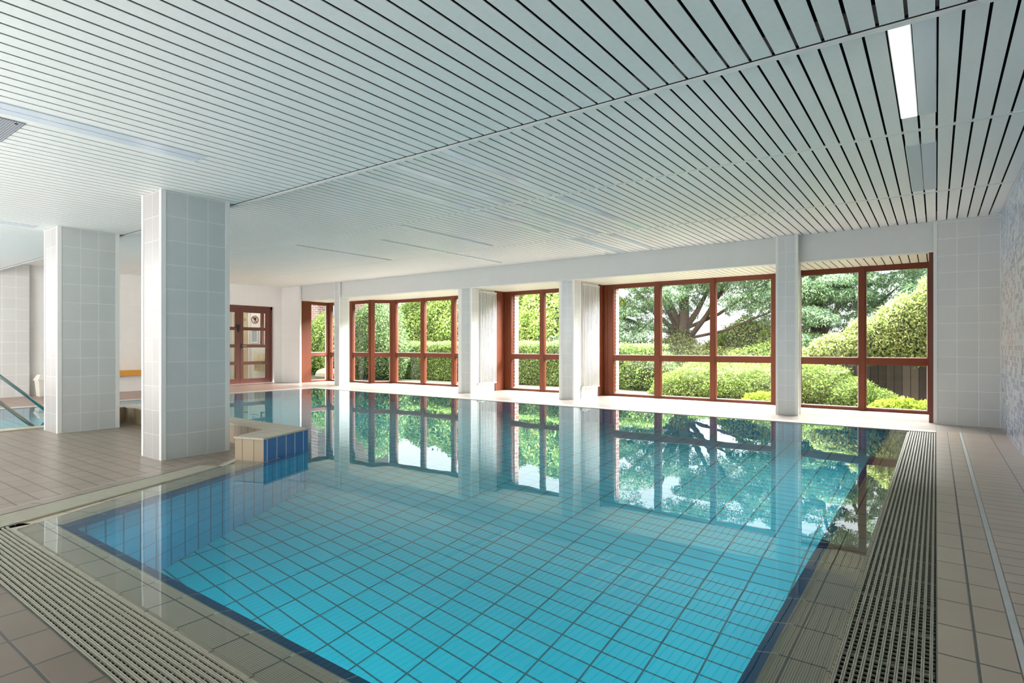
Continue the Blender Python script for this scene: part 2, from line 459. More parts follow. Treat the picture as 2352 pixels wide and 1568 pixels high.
mb = MB()   # submerged overflow edge: ribbed tiles, lip, blue ribbed nosing
def edge(p, q, wout, u0):
    # p->q runs with the pool on the left; w=0 is the pool wall, negative is outward
    prof = [(-wout, -.012, 'rib'), (-.088, -.012, 'grey_joint'), (-.082, -.012, 'rib'), (-.055, -.011, 'lip'), (-.040, -.007, 'lip'), (-.032, -.014, 'blue_rib'), (.014, -.034, None)]
    for (w0, z0, k), (w1, z1, _) in zip(prof, prof[1:]):
        pts, uv = strip(p, q, w0, w1, z0, z1, k, u0)
        mb.face(pts, k, uv)
edge((-4.15, 1.145), (-.2, 1.145), .205, -4.15)
edge((PX1, 1.09), (PX1, 8.25), .212, .09)
edge((-4.74, 2.98), C0, .34, 0)
pts, uv = strip((-4.79, 2.44), (-4.99, 2.70), -.03, .03, .001, .001, 'coping')
mb.face(pts, 'coping', uv)
pts, uv = strip((-4.79, 2.44), (-4.99, 2.70), -.03, -.03, -.06, .001, 'coping')
mb.face(pts, 'coping', uv)
mb.flat([(-4.2, .6), (-.2, .6), (-.2, 1.14), (-3.92, 1.14)], -.24, 'black')
mb.flat([(-4.45, .55), (-3.9, .9), (-3.93, 1.14), (-4.72, 2.9), (-5.25, 3.1), (-5.1, 2.2)], -.22, 'black')
mb.flat([(-5.02, 2.34), (-4.80, 2.44), (-4.6, 2.6), (-4.72, 2.95), (-5.2, 3.12), (-5.0, 2.68)], -.014, 'rib')
mb.build('pool_edge'); tag(bpy.data.objects['pool_edge'], kind='structure')

mb = MB()
mb.flat([(-4.05, .955), (-.272, .955), (-.272, 8.25), (PXL, 8.25), (PXL, BACK_Y), (-8.97, BACK_Y), (-8.97, 3.44), (-4.905, 3.372), (-4.672, 2.762), (-4.995, 2.66), (-4.795, 2.47)], 0, 'water')
for p, q in [((-4.795, 2.47), (-4.05, .955)), ((-4.05, .955), (-.272, .955)), ((-.272, .955), (-.272, 8.25))]:
    mb.face([(p[0], p[1], 0), (p[0], p[1], -.02), (q[0], q[1], -.02), (q[0], q[1], 0)], 'water')
w = mb.build('pool_water'); tag(w, 'still clear blue water filling the tiled swimming pool to its rim', 'pool water', kind='stuff')

# ------------------------------------------------------------------ overflow grates
def grate(label, poly4, nb, key='grate', lead=.30):
    """poly4: near-inner, far-inner, far-outer, near-outer plan corners; bars run inner p0->p1"""
    a0, a1, b1, b0 = [Vector(p) for p in poly4]
    root = empty('overflow_grate', ((a0.x + b0.x) / 2, (a0.y + b0.y) / 2, 0), label, 'drain grate', 'overflow grates around the pool')
    mb = MB()
    L = (a1 - a0).length
    for i in range(nb):
        t0 = (i + lead) / nb; t1 = (i + lead + .44) / nb
        p, q = a0.lerp(b0, t0), a1.lerp(b1, t0)
        r, s = a1.lerp(b1, t1), a0.lerp(b0, t1)
        tm = (t0 + t1) / 2; g = (t1 - t0) * .12
        m0, m1 = a0.lerp(b0, tm - g), a1.lerp(b1, tm - g)
        m2, m3 = a1.lerp(b1, tm + g), a0.lerp(b0, tm + g)
        mb.prism([tuple(p), tuple(q), tuple(m1), tuple(m0)], -.009, .001, key)
        mb.prism([tuple(m0), tuple(m1), tuple(m2), tuple(m3)], -.009, -.002, key)
        mb.prism([tuple(m3), tuple(m2), tuple(r), tuple(s)], -.009, .001, key)
    mb.build('bar_panel', root)
    mb = MB()
    k = int(L / .031)
    for i in range(1, k):
        t = i / k
        p, q = a0.lerp(a1, t), b0.lerp(b1, t)
        mb.bar(tuple(p), tuple(q), -.0016, .0016, -.013, -.006, key)
        if i % 9 == 0:
            mb.bar(tuple(p), tuple(q), .005, .008, -.013, -.0045, key)
    mb.build('cross_rod_panel', root)
    mb = MB()
    e = (b0 - a0).normalized() * .005; e2 = (b1 - a1).normalized() * .005; g = (a1 - a0).normalized() * .006
    c0, c1, c2, c3 = a0 - e - g, a1 - e2 + g, b1 + e2 + g, b0 + e - g
    mb.prism([tuple(c0), tuple(c1), tuple(c2), tuple(c3)], -.20, -.14, 'black')
    for p, q, zt in ((c0, c1, -.013), (c3, c2, -.0005), (c0, c3, -.004), (c1, c2, -.004)):
        mb.face([(p.x, p.y, -.15), (q.x, q.y, -.15), (q.x, q.y, zt), (p.x, p.y, zt)], 'black')
    mb.build('drain_channel', root)
    return root
grate('beige plastic overflow grate beside the pool along the coloured mosaic wall', [(-.262, .5), (-.262, 8.42), (-.002, 8.42), (-.002, .5)], 12)
grate('beige plastic overflow grate in front of the pool edge across the foreground', [(-4.15, .943), (-.275, .943), (-.275, .69), (-4.045, .69)], 12)
grate('beige plastic overflow grate running slantwise past the tiled columns', [(-4.075, .69), (-4.812, 2.465), (-4.99, 2.36), (-4.35, .69)], 12, 'grate_lit', .06)

# ------------------------------------------------------------------ low wall (prow)
root = empty('low_wall', (-4.9, 3.2, 0), 'low tiled dividing wall with beige top and blue pool-side face behind the column', 'low wall')
E2, IN = (-4.985, 2.675), (-5.2, 3.11)
top = [T, E1, E2, IN, (-8.62, 3.15), (-8.62, 2.75), (-8.9, 2.75), (-8.9, 3.42)]
mb = MB()
H = .2
for p, q, k in [(E1, T, 'blue_face'), (E2, E1, 'tan_face'), (IN, E2, 'tan_face'), ((-8.62, 3.15), IN, 'tan_face'), ((-8.62, 2.75), (-8.62, 3.15), 'tan_face'), ((-8.9, 2.75), (-8.62, 2.75), 'tan_face'), ((-8.9, 3.42), (-8.9, 2.75), 'blue_face'), (T, (-8.9, 3.42), 'blue_face')]:
    mb.face([(p[0], p[1], -.2), (q[0], q[1], -.2), (q[0], q[1], H - .012), (p[0], p[1], H - .012)], k)
mb.build('wall_body', root)
mb = MB()
def inset(poly, e):
    c = []
    return poly
mb.prism([(T[0] - .01, T[1] + .02), (E1[0] + .012, E1[1] - .008), (E2[0] - .002, E2[1] - .012), (IN[0], IN[1] - .01), (IN[0] - .6, IN[1] + .06)], H - .012, H + .002, 'coping')
mb.prism([(T[0] - .01, T[1] + .02), (IN[0] - .02, IN[1] - .01), (-8.61, 3.14), (-8.61, 2.74), (-8.91, 2.74), (-8.91, 3.43)], H - .012, H, 'coping')
mb.build('coping', root)

# ------------------------------------------------------------------ walls
def wall(name, mb_):
    return tag(mb_.build(name), kind='structure')
mb = MB(); mb.box(WALL_X, WALL_X + .25, BACK_Y, 11.2, 0, 3.0, 'mosaic'); wall('wall_right', mb)
mb = MB(); mb.box(-15, WALL_X + .2, BACK_Y - .2, BACK_Y, -.02, 3.0, 'far_tile'); wall('wall_back', mb)
mb = MB()
mb.box(LEFT_X - .2, LEFT_X, BACK_Y - .2, 7.05, 0, 3.0, 'far_tile')
mb.box(LEFT_X - .2, LEFT_X, 7.05, 8.965, 2.065, 3.0, 'far_tile')
mb.box(LEFT_X - .2, LEFT_X, 8.965, 9.4, 0, 3.0, 'far_tile')
mb.box(LEFT_X, LEFT_X + .10, BACK_Y, 3.62, 0, 2.6, 'wall_tile')
wall('wall_left', mb)
# window side: end blocks, side walls, outer skin
mb = MB()
mb.box(0, WALL_X, WINY, 11.2, 0, 3.0, 'wall_tile')
mb.box(LEFT_X - .2, -13.98, 9.2, 9.45, 0, 3.0, 'far_tile')
mb.box(-13.98, -13.86, 9.2, 9.27, 0, 3.0, 'far_tile')
mb.box(-1.89, -1.83, 9.335, 10.39, 0, 2.22, 'far_tile')
mb.box(-5.76, -5.45, 9.37, 10.62, 0, 2.3, 'far_tile')
mb.box(-8.30, -7.95, 9.37, 10.62, 0, 2.3, 'far_tile')
mb.box(LEFT_X, 0, 9.41, 9.5, 2.3, 3.0, 'plaster')
wall('wall_window', mb)
mb = MB()
mb.box(-.028, 0, WINY - .006, WINY + .02, 0, HU, 'trim'); mb.box(0, .012, WINY - .006, WINY, 0, HU, 'trim')
mb.box(-13.86, -13.80, 9.19, 9.24, 0, HU, 'trim')
mb.box(WALL_X - .012, WALL_X, WINY - .012, WINY, 0, HU, 'trim')
tag(mb.build('trim_1'), kind='structure')
mb = MB(); mb.box(-13.83, 0, 9.25, 9.40, 2.215, HU, 'beam')
mb.box(-13.83, 0, 9.247, 9.25, 2.215, 2.222, 'trim')
tag(mb.build('beam_1'), 'long pale grey beam spanning above the windows', kind='structure')

# ------------------------------------------------------------------ ceilings
def slats(mb, x0, x1, y0, y1, z, key, gap=.014, holes=()):
    k0 = math.floor((x0 - X0) / MOD); k1 = math.ceil((x1 - X0) / MOD)
    for k in range(k0, k1 + 1):
        a, b = X0 + k * MOD + gap / 2, X0 + (k + 1) * MOD - gap / 2
        a, b = max(a, x0), min(b, x1)
        if b - a < .01: continue
        segs = [(y0, y1)]
        for (hk, h0, h1) in holes:
            if hk == k:
                ns = []
                for s0, s1 in segs:
                    if h1 <= s0 or h0 >= s1: ns.append((s0, s1)); continue
                    if h0 > s0: ns.append((s0, h0))
                    if h1 < s1: ns.append((h1, s1))
                segs = ns
        for s0, s1 in segs:
            mb.box(a, b, s0, s1, z, z + .004, key)
# lamps as (slat index, y0, y1)
LU = [(-2, 3.2, 4.93, 1), (-1, 3.2, 4.93, 0), (-2, 5.64, 7.33, 0), (-1, 5.64, 7.33, 0),
      (-32, 3.1, 5.2, 0), (-38, 3.1, 5.2, 0), (-43, 3.1, 5.2, 0), (-32, 5.34, 7.4, 0), (-38, 5.34, 7.4, 0), (-43, 5.34, 6.9, 0),
      (-56, 5.34, 7.3, 0), (-43, 7.55, 9.15, 0), (-42, 7.55, 9.15, 0), (-37, 7.55, 9.1, 0), (-66, 5.9, 8.9, 0), (-80, 5.4, 7.4, 0)]
LLo = [(-42, .5, 2.08, 0), (-43, .5, 2.08, 0), (-81, .2, 2.15, 0), (-82, .2, 2.15, 0)]
mb = MB()
slats(mb, LEFT_X, WALL_X, BACK_Y, 2.93, HL, 'slat', holes=[l[:3] for l in LLo] )
mb.box(LEFT_X, WALL_X, BACK_Y, 2.98, HL + .12, HL + .14, 'black')
tag(mb.build('ceiling'), kind='structure')
mb = MB()
slats(mb, LEFT_X, WALL_X, 2.99, 5.255, HU, 'slat_upper_lit', holes=[l[:3] for l in LU])
slats(mb, LEFT_X, WALL_X, 5.285, 7.465, HU, 'slat_upper_lit', holes=[l[:3] for l in LU])
slats(mb, LEFT_X, WALL_X, 7.49, 9.25, HU, 'slat_upper_lit', holes=[l[:3] for l in LU])
mb.box(LEFT_X, WALL_X, 2.9, 9.4, HU + .12, HU + .14, 'black')
tag(mb.build('ceiling.001'), kind='structure')
mb = MB()
slats(mb, -14.1, 0, 9.40, 10.8, 2.225, 'slat3', gap=.012)
mb.box(-14.1, 0, 9.40, 11.0, 2.27, 2.3, 'black')
tag(mb.build('ceiling.002'), kind='structure')
mb = MB(); mb.box(LEFT_X - .3, WALL_X + .3, BACK_Y - .3, 10.95, 3.0, 3.1, 'plaster'); tag(mb.build('roof_slab'), kind='structure')
mb = MB()
mb.box(LEFT_X, WALL_X, 2.945, 2.985, HL - .004, HL, 'trim'); mb.box(LEFT_X, WALL_X, 2.975, 2.985, HL, HU + .01, 'trim')
mb.box(LEFT_X, WALL_X, 2.93, 2.945, HL + .002, HL + .012, 'black')  # black strip standing in for the shadow gap beside the edge trim
tag(mb.build('trim_2'), kind='structure')
mb = MB(); mb.box(LEFT_X, WALL_X, 5.252, 5.288, HU - .003, HU + .01, 'trim'); tag(mb.build('trim_3'), kind='structure')
mb = MB(); mb.box(LEFT_X, WALL_X, 7.462, 7.493, HU - .003, HU + .01, 'trim'); tag(mb.build('trim_4'), kind='structure')
mb = MB(); mb.box(WALL_X - .02, WALL_X, 2.99, 9.21, HU - .004, HU + .012, 'trim'); mb.box(0, WALL_X, 9.19, 9.21, HU - .006, HU + .012, 'trim'); tag(mb.build('trim_5'), kind='structure')

# ------------------------------------------------------------------ ceiling lamps
def lamp(name, entries, z, label, group):
    xs = [X0 + e[0] * MOD for e in entries]
    y0, y1 = min(e[1] for e in entries), max(e[2] for e in entries)
    root = empty(name, (sum(xs) / len(xs) + MOD / 2, (y0 + y1) / 2, z), label, 'ceiling light', group)
    hb = MB()
    for e in entries:
        a = X0 + e[0] * MOD + .006; b = a + MOD - .012
        mb = MB(); mb.box(a, b, e[1] + .004, e[2] - .004, z - .004, z + .03, 'diffuser_white' if e[3] else 'diffuser'); mb.build('diffuser', root, bevel=.003)
        hb.box(a - .004, a, e[1], e[2], z, z + .06, 'white_metal'); hb.box(b, b + .004, e[1], e[2], z, z + .06, 'white_metal')
    hb.build('housing', root)
    return root
G = 'flush ceiling lights between the slats'
lamp('ceiling_light', LU[0:2], HU, 'twin flush ceiling light, one diffuser white, at the ceiling step by the mosaic wall', G)
lamp('ceiling_light', LU[2:4], HU, 'short twin blue-grey flush ceiling light nearer the window block by the mosaic wall', G)
DL = ['first bluish strip light past the ceiling step, closest to the mosaic wall of its row', 'second bluish strip light past the ceiling step', 'third bluish strip light past the ceiling step',
      'bluish strip light in the middle ceiling bay, closest to the mosaic wall of its row', 'bluish strip light in the middle ceiling bay, second of its row', 'short bluish strip light in the middle ceiling bay, third of its row',
      'bluish strip light in the middle ceiling bay beside the column']
for e, d in zip(LU[4:11], DL): lamp('ceiling_light', [e], HU, d, G)
lamp('ceiling_light', LU[11:13], HU, 'twin bluish flush ceiling light touching the window beam', G)
lamp('ceiling_light', LU[13:14], HU, 'single bluish strip light touching the window beam', G)
lamp('ceiling_light', LU[14:15], HU, 'long pale strip light crossing towards the window beam', G)
lamp('ceiling_light', LU[15:16], HU, 'faint strip light on the ceiling near the door end', G)
lamp('ceiling_light', LLo[0:2], HL, 'long twin light-blue strip light in the lowered ceiling in front of the near column', G)
lamp('ceiling_light', LLo[2:4], HL, 'long twin strip light in the lowered ceiling ending at the far column', G)
mb = MB(); mb.box(-5.07, -4.52, .45, 1.105, HL - .006, HL + .002, 'perf')
root = empty('ceiling_vent', (-4.8, .8, HL), 'square perforated metal ceiling vent beside the light-blue strip light', 'vent')
mb.build('grille_plate', root)
for x, y in ((-5.03, 1.07), (-4.56, 1.07), (-5.03, .49), (-4.56, .49)):
    mb = MB(); mb.tube([(x, y, HL - .009), (x, y, HL - .005)], .009, 'black', 8); mb.build('screw', root)

# ------------------------------------------------------------------ tiled columns
def column(label, x0, x1, y0, y1, h, key, tw=.03, group=None):
    root = empty('tiled_column', ((x0 + x1) / 2, (y0 + y1) / 2, 0), label, 'column', group)
    mb = MB()
    for p, q in (((x0, y0), (x1, y0)), ((x1, y0), (x1, y1)), ((x1, y1), (x0, y1)), ((x0, y1), (x0, y0))):
        L = math.hypot(q[0] - p[0], q[1] - p[1])
        mb.face([(p[0], p[1], 0), (q[0], q[1], 0), (q[0], q[1], h), (p[0], p[1], h)], 'pillar_shaded' if key == 'pillar_tile' and p[1] == q[1] == y0 else key, [(0, 0), (L, 0), (L, h), (0, h)])
    mb.face([(x0, y0, h), (x1, y0, h), (x1, y1, h), (x0, y1, h)], key)
    mb.build('shaft', root)
    e = .004
    for x, y, sx, sy in ((x0, y0, 1, 1), (x1, y0, -1, 1), (x1, y1, -1, -1), (x0, y1, 1, -1)):
        mb = MB()
        xa, xb = sorted((x - sx * e, x + sx * tw)); ya, yb = sorted((y, y + sy * tw))
        mb.box(xa, xb, min(y, y - sy * e), max(y, y - sy * e), 0, h, 'trim')
        mb.box(min(x, x - sx * e), max(x, x - sx * e), ya, yb, 0, h, 'trim')
        mb.build('corner_trim', root)
    return root
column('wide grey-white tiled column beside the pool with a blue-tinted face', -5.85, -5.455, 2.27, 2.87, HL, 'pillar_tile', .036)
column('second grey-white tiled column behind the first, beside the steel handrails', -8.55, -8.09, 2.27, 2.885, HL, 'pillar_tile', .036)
G2 = 'slim tiled columns in front of the windows'
column('slim white tiled column between the widest window and the mosaic-wall window, reaching the ceiling', -1.89, -1.60, 9.12, 9.33, HU, 'pier_tile', .03, G2)
column('slim white tiled column beside the radiator at the widest window', -5.70, -5.43, 9.35, 9.60, 2.22, 'pier_tile', .03, G2)
column('slim white tiled column between the narrow two-light window and the angled bay window', -8.195, -7.92, 9.35, 9.60, 2.22, 'pier_tile', .03, G2)
column('slim white tiled column near the door corner, farthest from the mosaic wall', -12.30, -12.10, 9.18, 9.48, HU, 'pier_tile', .02, G2)

# ------------------------------------------------------------------ windows
def window(name, p, q, posts, zt=2.225, ztr=.765, depth=.07, label=None, key='red'):
    """posts: list of (d0,d1) along p->q. Panes fill the gaps."""
    root = empty(name, (p[0], p[1], 0), label, None, None, 'structure')
    P, Q = Vector(p), Vector(q); d = (Q - P).normalized(); L = (Q - P).length
    at = lambda t: tuple(P + d * t)
    fb = MB(); fb.bar(at(0), at(L), 0, depth, zt - .075, zt, key); fb.bar(at(0), at(L), 0, depth, 0, .045, key)
    fb.build('window_frame', root)
    for a, b in posts:
        mb = MB(); mb.bar(at(a), at(b), -.008, depth + .008, 0, zt, key)
        mb.bar(at(a + .012), at(b - .012), -.016, -.008, .0, zt, key)
        mb.build('mullion', root)
    for (a0, a1), (b0, b1) in zip(posts, posts[1:]):
        mb = MB(); mb.bar(at(a1), at(b0), -.004, depth, ztr - .05, ztr + .05, key); mb.build('transom', root)
        for z0, z1 in ((.045, ztr - .05), (ztr + .05, zt - .075)):
            mb = MB()
            r = .010   # dark rubber / alloy bead round each pane
            mb.bar(at(a1), at(a1 + r), .02, depth - .01, z0, z1, 'red_dark'); mb.bar(at(b0 - r), at(b0), .02, depth - .01, z0, z1, 'white_metal')
            mb.bar(at(a1), at(b0), .02, depth - .01, z0, z0 + r, 'white_metal'); mb.bar(at(a1), at(b0), .02, depth - .01, z1 - r, z1, 'red_dark')
            bd = mb.build('glazing_bead', root)
            pm = MB()
            g0, g1 = Vector(at(a1)), Vector(at(b0)); nn = Vector((-d.y, d.x)) * .04
            pm.face([(*(g0 + nn), z0), (*(g1 + nn), z0), (*(g1 + nn), z1), (*(g0 + nn), z1)], 'glass')
            pm.build('pane', root)
    return root
# window_1: by the mosaic wall
w1 = window('window_1', (-1.83, 10.4), (-.0, 10.4), [(0, .045), (.86, .955), (1.73, 1.83)], label='two-light window beside the mosaic wall')
mb = MB(); mb.box(-.06, -.001, 9.371, 10.4, 0, 2.225, 'red_dark'); mb.box(-.075, -.001, 9.30, 9.37, 0, 2.225, 'red_dark'); mb.build('jamb_panel', w1)
mb = MB(); mb.box(-1.83, -1.80, 9.45, 10.4, 0, 2.225, 'plaster'); mb.build('reveal', w1)
w2 = window('window_2', (-5.45, 10.55), (-2.1, 10.55), [(0, .24), (1.10, 1.225), (2.155, 2.255), (3.185, 3.35)], label='widest window of three lights')
mb = MB(); mb.box(-5.45, -5.43, 10.36, 10.55, 0, 2.225, 'red'); mb.box(-5.40, -5.33, 10.52, 10.55, .0, 2.225, 'red'); mb.build('jamb_panel', w2)
w3 = window('window_3', (-7.985, 10.55), (-5.7, 10.55), [(0, .245), (1.01, 1.125), (2.0, 2.285)], label='narrow two-light window between the radiators')
mb = MB(); mb.box(-7.96, -7.93, 10.2, 10.55, 0, 2.225, 'red'); mb.box(-7.92, -7.85, 10.52, 10.55, 0, 2.225, 'red'); mb.build('jamb_panel', w3)
w4 = window('window_4', (-11.76, 10.62), (-8.2, 10.62), [(0, .16), (1.07, 1.21), (2.13, 2.25), (3.4, 3.56)], label='three-light part of the angled bay window')
w5 = window('window_5', (-12.17, 10.23), (-11.76, 10.62), [(0, .10), (.50, .565)], label='slanting single light of the bay window')
w6 = window('window_6', (-13.97, 10.23), (-12.17, 10.23), [(0, .10), (.93, 1.07), (1.72, 1.8)], label='window next to the slanting light')
w7 = window('window_7', (-13.93, 9.28), (-13.97, 10.23), [(0, .35), (.88, .95)], label='side window by the red panel near the door')
mb = MB(); mb.bar((-13.93, 9.26), (-13.945, 9.63), -.02, .05, 0, 2.225, 'red'); mb.build('blank_panel', w7)

# ------------------------------------------------------------------ radiators
def radiator(x, y0, y1, z0, z1, nsec, label, key='white_metal'):
    root = empty('radiator', (x, (y0 + y1) / 2, z0), label, 'radiator', 'tall column radiators beside the windows')
    p = (y1 - y0) / nsec
    for i in range(nsec):
        y = y0 + (i + .5) * p
        mb = MB()
        for dx in (0, .036):
            mb.tube([(x - dx, y, z0 + .03), (x - dx, y, z1 - .03)], .0125, key, 8)
        for z in (z0 + .03, z1 - .03):
            mb.tube([(x + .006, y, z), (x - .018, y, z + (.014 if z > 1 else -.014)), (x - .038, y, z)], .022, key, 8)
        mb.build('section', root, smooth=True)
    for z in (z0 + .03, z1 - .03):
        mb = MB(); mb.tube([(x - .02, y0, z), (x - .02, y1, z)], .016, key, 10); mb.build('header_pipe', root, smooth=True)
    for y in (y0 + .01, y1 - .01):
        mb = MB(); mb.tube([(x - .045, y + (-.04 if y < (y0 + y1) / 2 else .03), 0), (x - .045, y + (-.04 if y < (y0 + y1) / 2 else .03), z0 + .03), (x - .045, y, z0 + .03)], .008, 'steel', 8)
        mb.build('feed_pipe', root, smooth=True)
    mb = MB(); mb.tube([(x + .0, y0 - .05, z0 + .02), (x + .09, y0 - .05, z0 + .02)], .018, 'white_metal', 12)
    vo = mb.build('valve', root, smooth=True)
    mb = MB(); mb.tube([(x - .035, y0 - .05, z0 + .02), (x, y0 - .05, z0 + .02)], .014, 'brass', 10)
    tag(mb.build('fitting', vo, smooth=True), 'brass valve fitting')
    return root
radiator(-5.385, 9.66, 10.29, .19, 2.19, 11, 'tall white column radiator beside the widest window')
radiator(-7.885, 9.62, 10.19, .17, 2.185, 11, 'tall white column radiator beside the narrow two-light window')
def stub(x, y, label):   # radiators hidden behind a pier still show their valves
    root = empty('radiator_valve', (x, y, .2), label, 'valve')
    mb = MB(); mb.tube([(x, y, .2), (x + .10, y, .2)], .02, 'white_metal', 12); mb.build('valve_cap', root, smooth=True)
    mb = MB(); mb.tube([(x - .06, y, .2), (x, y, .2)], .015, 'brass', 10); mb.tube([(x - .06, y, 0), (x - .06, y, .2)], .008, 'steel', 8); mb.build('valve_body', root, smooth=True)

# ------------------------------------------------------------------ door
DX = -14.76
dr = empty('door_1', (DX, 8.0, 0), 'dark red-brown glazed double door', None, None, 'structure')
mb = MB()
mb.box(DX - .05, DX + .02, 7.05, 8.965, 1.985, 2.065, 'red_dark'); mb.box(DX - .05, DX + .02, 8.905, 8.965, 0, 2.065, 'red_dark'); mb.box(DX - .05, DX + .02, 7.05, 7.12, 0, 2.065, 'red_dark')
mb.build('door_frame', dr)
def leaf(y0, y1, hinge_right):
    lf = empty('door_leaf', (0, y0 - 8.0, 0)); lf.parent = dr
    lf.location = (0, (y0 + y1) / 2 - 8.0, 0)
    k = 'red_dark'
    mb = MB(); mb.box(DX - .03, DX + .012, y0, y0 + .085, 0, 1.985, k); mb.box(DX - .03, DX + .012, y1 - .12, y1, 0, 1.985, k)
    zs = [(0, .13), (.50, .585), (.955, 1.04), (1.41, 1.495), (1.88, 1.985)]
    for a, b in zs: mb.box(DX - .03, DX + .012, y0 + .085, y1 - .12, a, b, k)
    fo = mb.build('leaf_frame', lf)
    for (a, b), (c, d) in zip(zs, zs[1:]):
        pm = MB(); pm.face([(DX - .01, y0 + .085, b), (DX - .01, y1 - .12, b), (DX - .01, y1 - .12, c), (DX - .01, y0 + .085, c)], 'glass'); pm.build('pane', lf)
    return lf
lr = leaf(8.055, 8.90, True)
ll = leaf(7.12, 8.05, False)
mb = MB(); mb.box(DX + .012, DX + .022, 8.07, 8.105, .88, 1.06, 'black_plastic'); mb.tube([(DX + .012, 8.088, 1.0), (DX + .06, 8.088, 1.0), (DX + .06, 8.20, 1.0)], .009, 'steel', 8)
mb.tube([(DX + .012, 8.088, .91), (DX + .03, 8.088, .91)], .014, 'steel', 10)
tag(mb.build('door_handle', lr), 'black and chrome lever handle')
mb = MB(); mb.box(DX + .012, DX + .05, 7.98, 8.035, 1.37, 1.56, 'black_plastic'); mb.tube([(DX + .04, 7.96, 1.44), (DX + .07, 7.96, 1.56)], .014, 'black_plastic', 8)
tag(mb.build('latch', ll), 'black door latch')
sg = MB()
def disc(mb, y, z, r, x, key, n=28, r0=0):
    for i in range(n):
        a, b = 2 * math.pi * i / n, 2 * math.pi * (i + 1) / n
        if r0:
            mb.face([(x, y + r0 * math.cos(a), z + r0 * math.sin(a)), (x, y + r * math.cos(a), z + r * math.sin(a)), (x, y + r * math.cos(b), z + r * math.sin(b)), (x, y + r0 * math.cos(b), z + r0 * math.sin(b))], key)
        else:
            mb.face([(x, y, z), (x, y + r * math.cos(a), z + r * math.sin(a)), (x, y + r * math.cos(b), z + r * math.sin(b))], key)
SY, SZ = 8.47, 1.70
disc(sg, SY, SZ, .105, DX - .005, 'sign_white')
so = sg.build('prohibition_sticker', lr); tag(so, 'round sticker with red ring and crossed-out drinking glass')
mb = MB(); disc(mb, SY, SZ, .108, DX - .002, 'sign_red', r0=.088)
mb.face([(DX - .0015, SY - .075, SZ + .062), (DX - .0015, SY - .062, SZ + .075), (DX - .0015, SY + .075, SZ - .062), (DX - .0015, SY + .062, SZ - .075)], 'sign_red'); mb.build('ring', so)
mb = MB()
for poly in ([(-.045, .06), (.045, .06), (.034, .0), (.008, -.015), (-.008, -.015), (-.034, .0)], [(-.007, -.015), (.007, -.015), (.007, -.055), (-.007, -.055)], [(-.03, -.055), (.03, -.055), (.03, -.066), (-.03, -.066)]):
    mb.face([(DX - .003, SY + a, SZ + b) for a, b in poly], 'sign_black')
mb.build('glass_pictogram', so)
mb = MB(); disc(mb, 8.19, 1.69, .034, DX - .004, 'sign_white', 16); disc(mb, 8.19, 1.69, .034, DX - .003, 'sign_black', 16, r0=.026)
for a, b in ((-.012, .012), (.012, .012), (0, -.012)): disc(mb, 8.19 + a, 1.69 + b, .007, DX - .002, 'sign_black', 8)
tag(mb.build('round_sticker', lr), 'small black and white round sticker')
# corridor behind the door
mb = MB()
mb.box(-18.2, -18.1, 6.4, 9.5, 0, 2.6, 'plaster'); mb.box(-18.2, -14.86, 6.3, 6.4, 0, 2.6, 'plaster')
mb.box(-18.2, -16.27, 9.5, 9.6, 0, 2.6, 'plaster'); mb.box(-15.9, -14.86, 9.5, 9.6, 0, 2.6, 'plaster')
mb.box(-16.27, -15.9, 9.5, 9.6, 0, .97, 'plaster'); mb.box(-16.27, -15.9, 9.5, 9.6, 2.1, 2.6, 'plaster')
mb.box(-18.2, -14.85, 6.3, 9.6, 2.5, 2.6, 'plaster'); mb.box(-18.2, -14.81, 6.3, 9.6, -.05, -.004, 'pale_floor')
tag(mb.build('wall_corridor'), kind='structure')
root = empty('corridor_door', (-17.1, 9.47, 0), 'beige flush door seen through the glazed double door', 'door')
mb = MB(); mb.box(-17.7, -16.83, 9.46, 9.495, 0, 2.0, 'beige_door'); mb.build('door_leaf', root)
mb = MB(); mb.box(-16.83, -16.78, 9.44, 9.495, 0, 2.05, 'white_metal'); mb.box(-17.76, -17.7, 9.44, 9.495, 0, 2.05, 'white_metal'); mb.box(-17.7, -16.83, 9.44, 9.495, 2.0, 2.05, 'white_metal'); mb.build('door_frame', root)
mb = MB(); mb.tube([(-16.9, 9.46, 1.02), (-16.9, 9.41, 1.02), (-17.0, 9.41, 1.02)], .01, 'black_plastic', 8); mb.build('handle', root)
root = empty('corridor_radiator', (-16.2, 9.44, .25), 'cream column radiator seen through the glazed double door', 'radiator')
for i in range(8):
    mb = MB(); x = -16.42 + i * .075
    mb.tube([(x, 9.42, .27), (x, 9.42, .78)], .026, 'cream_metal', 8); mb.build('section', root, smooth=True)
for z in (.31, .75):
    mb = MB(); mb.tube([(-16.45, 9.42, z), (-15.86, 9.42, z)], .018, 'cream_metal', 8); mb.build('header_pipe', root, smooth=True)
root = empty('corridor_picture', (-16.5, 9.48, 1.4), 'white framed grey glazed panel seen through the glazed double door', 'panel')
mb = MB(); mb.box(-16.74, -16.35, 9.47, 9.495, 1.08, 1.12, 'white_metal'); mb.box(-16.74, -16.35, 9.47, 9.495, 1.46, 1.50, 'white_metal'); mb.box(-16.74, -16.70, 9.47, 9.495, 1.12, 1.46, 'white_metal'); mb.box(-16.39, -16.35, 9.47, 9.495, 1.12, 1.46, 'white_metal'); mb.build('panel_frame', root)
mb = MB(); mb.box(-16.70, -16.39, 9.485, 9.495, 1.12, 1.46, 'pipe'); mb.build('pane', root)
w8 = empty('window_8', (-16.1, 9.55, .97), None, None, None, 'structure')
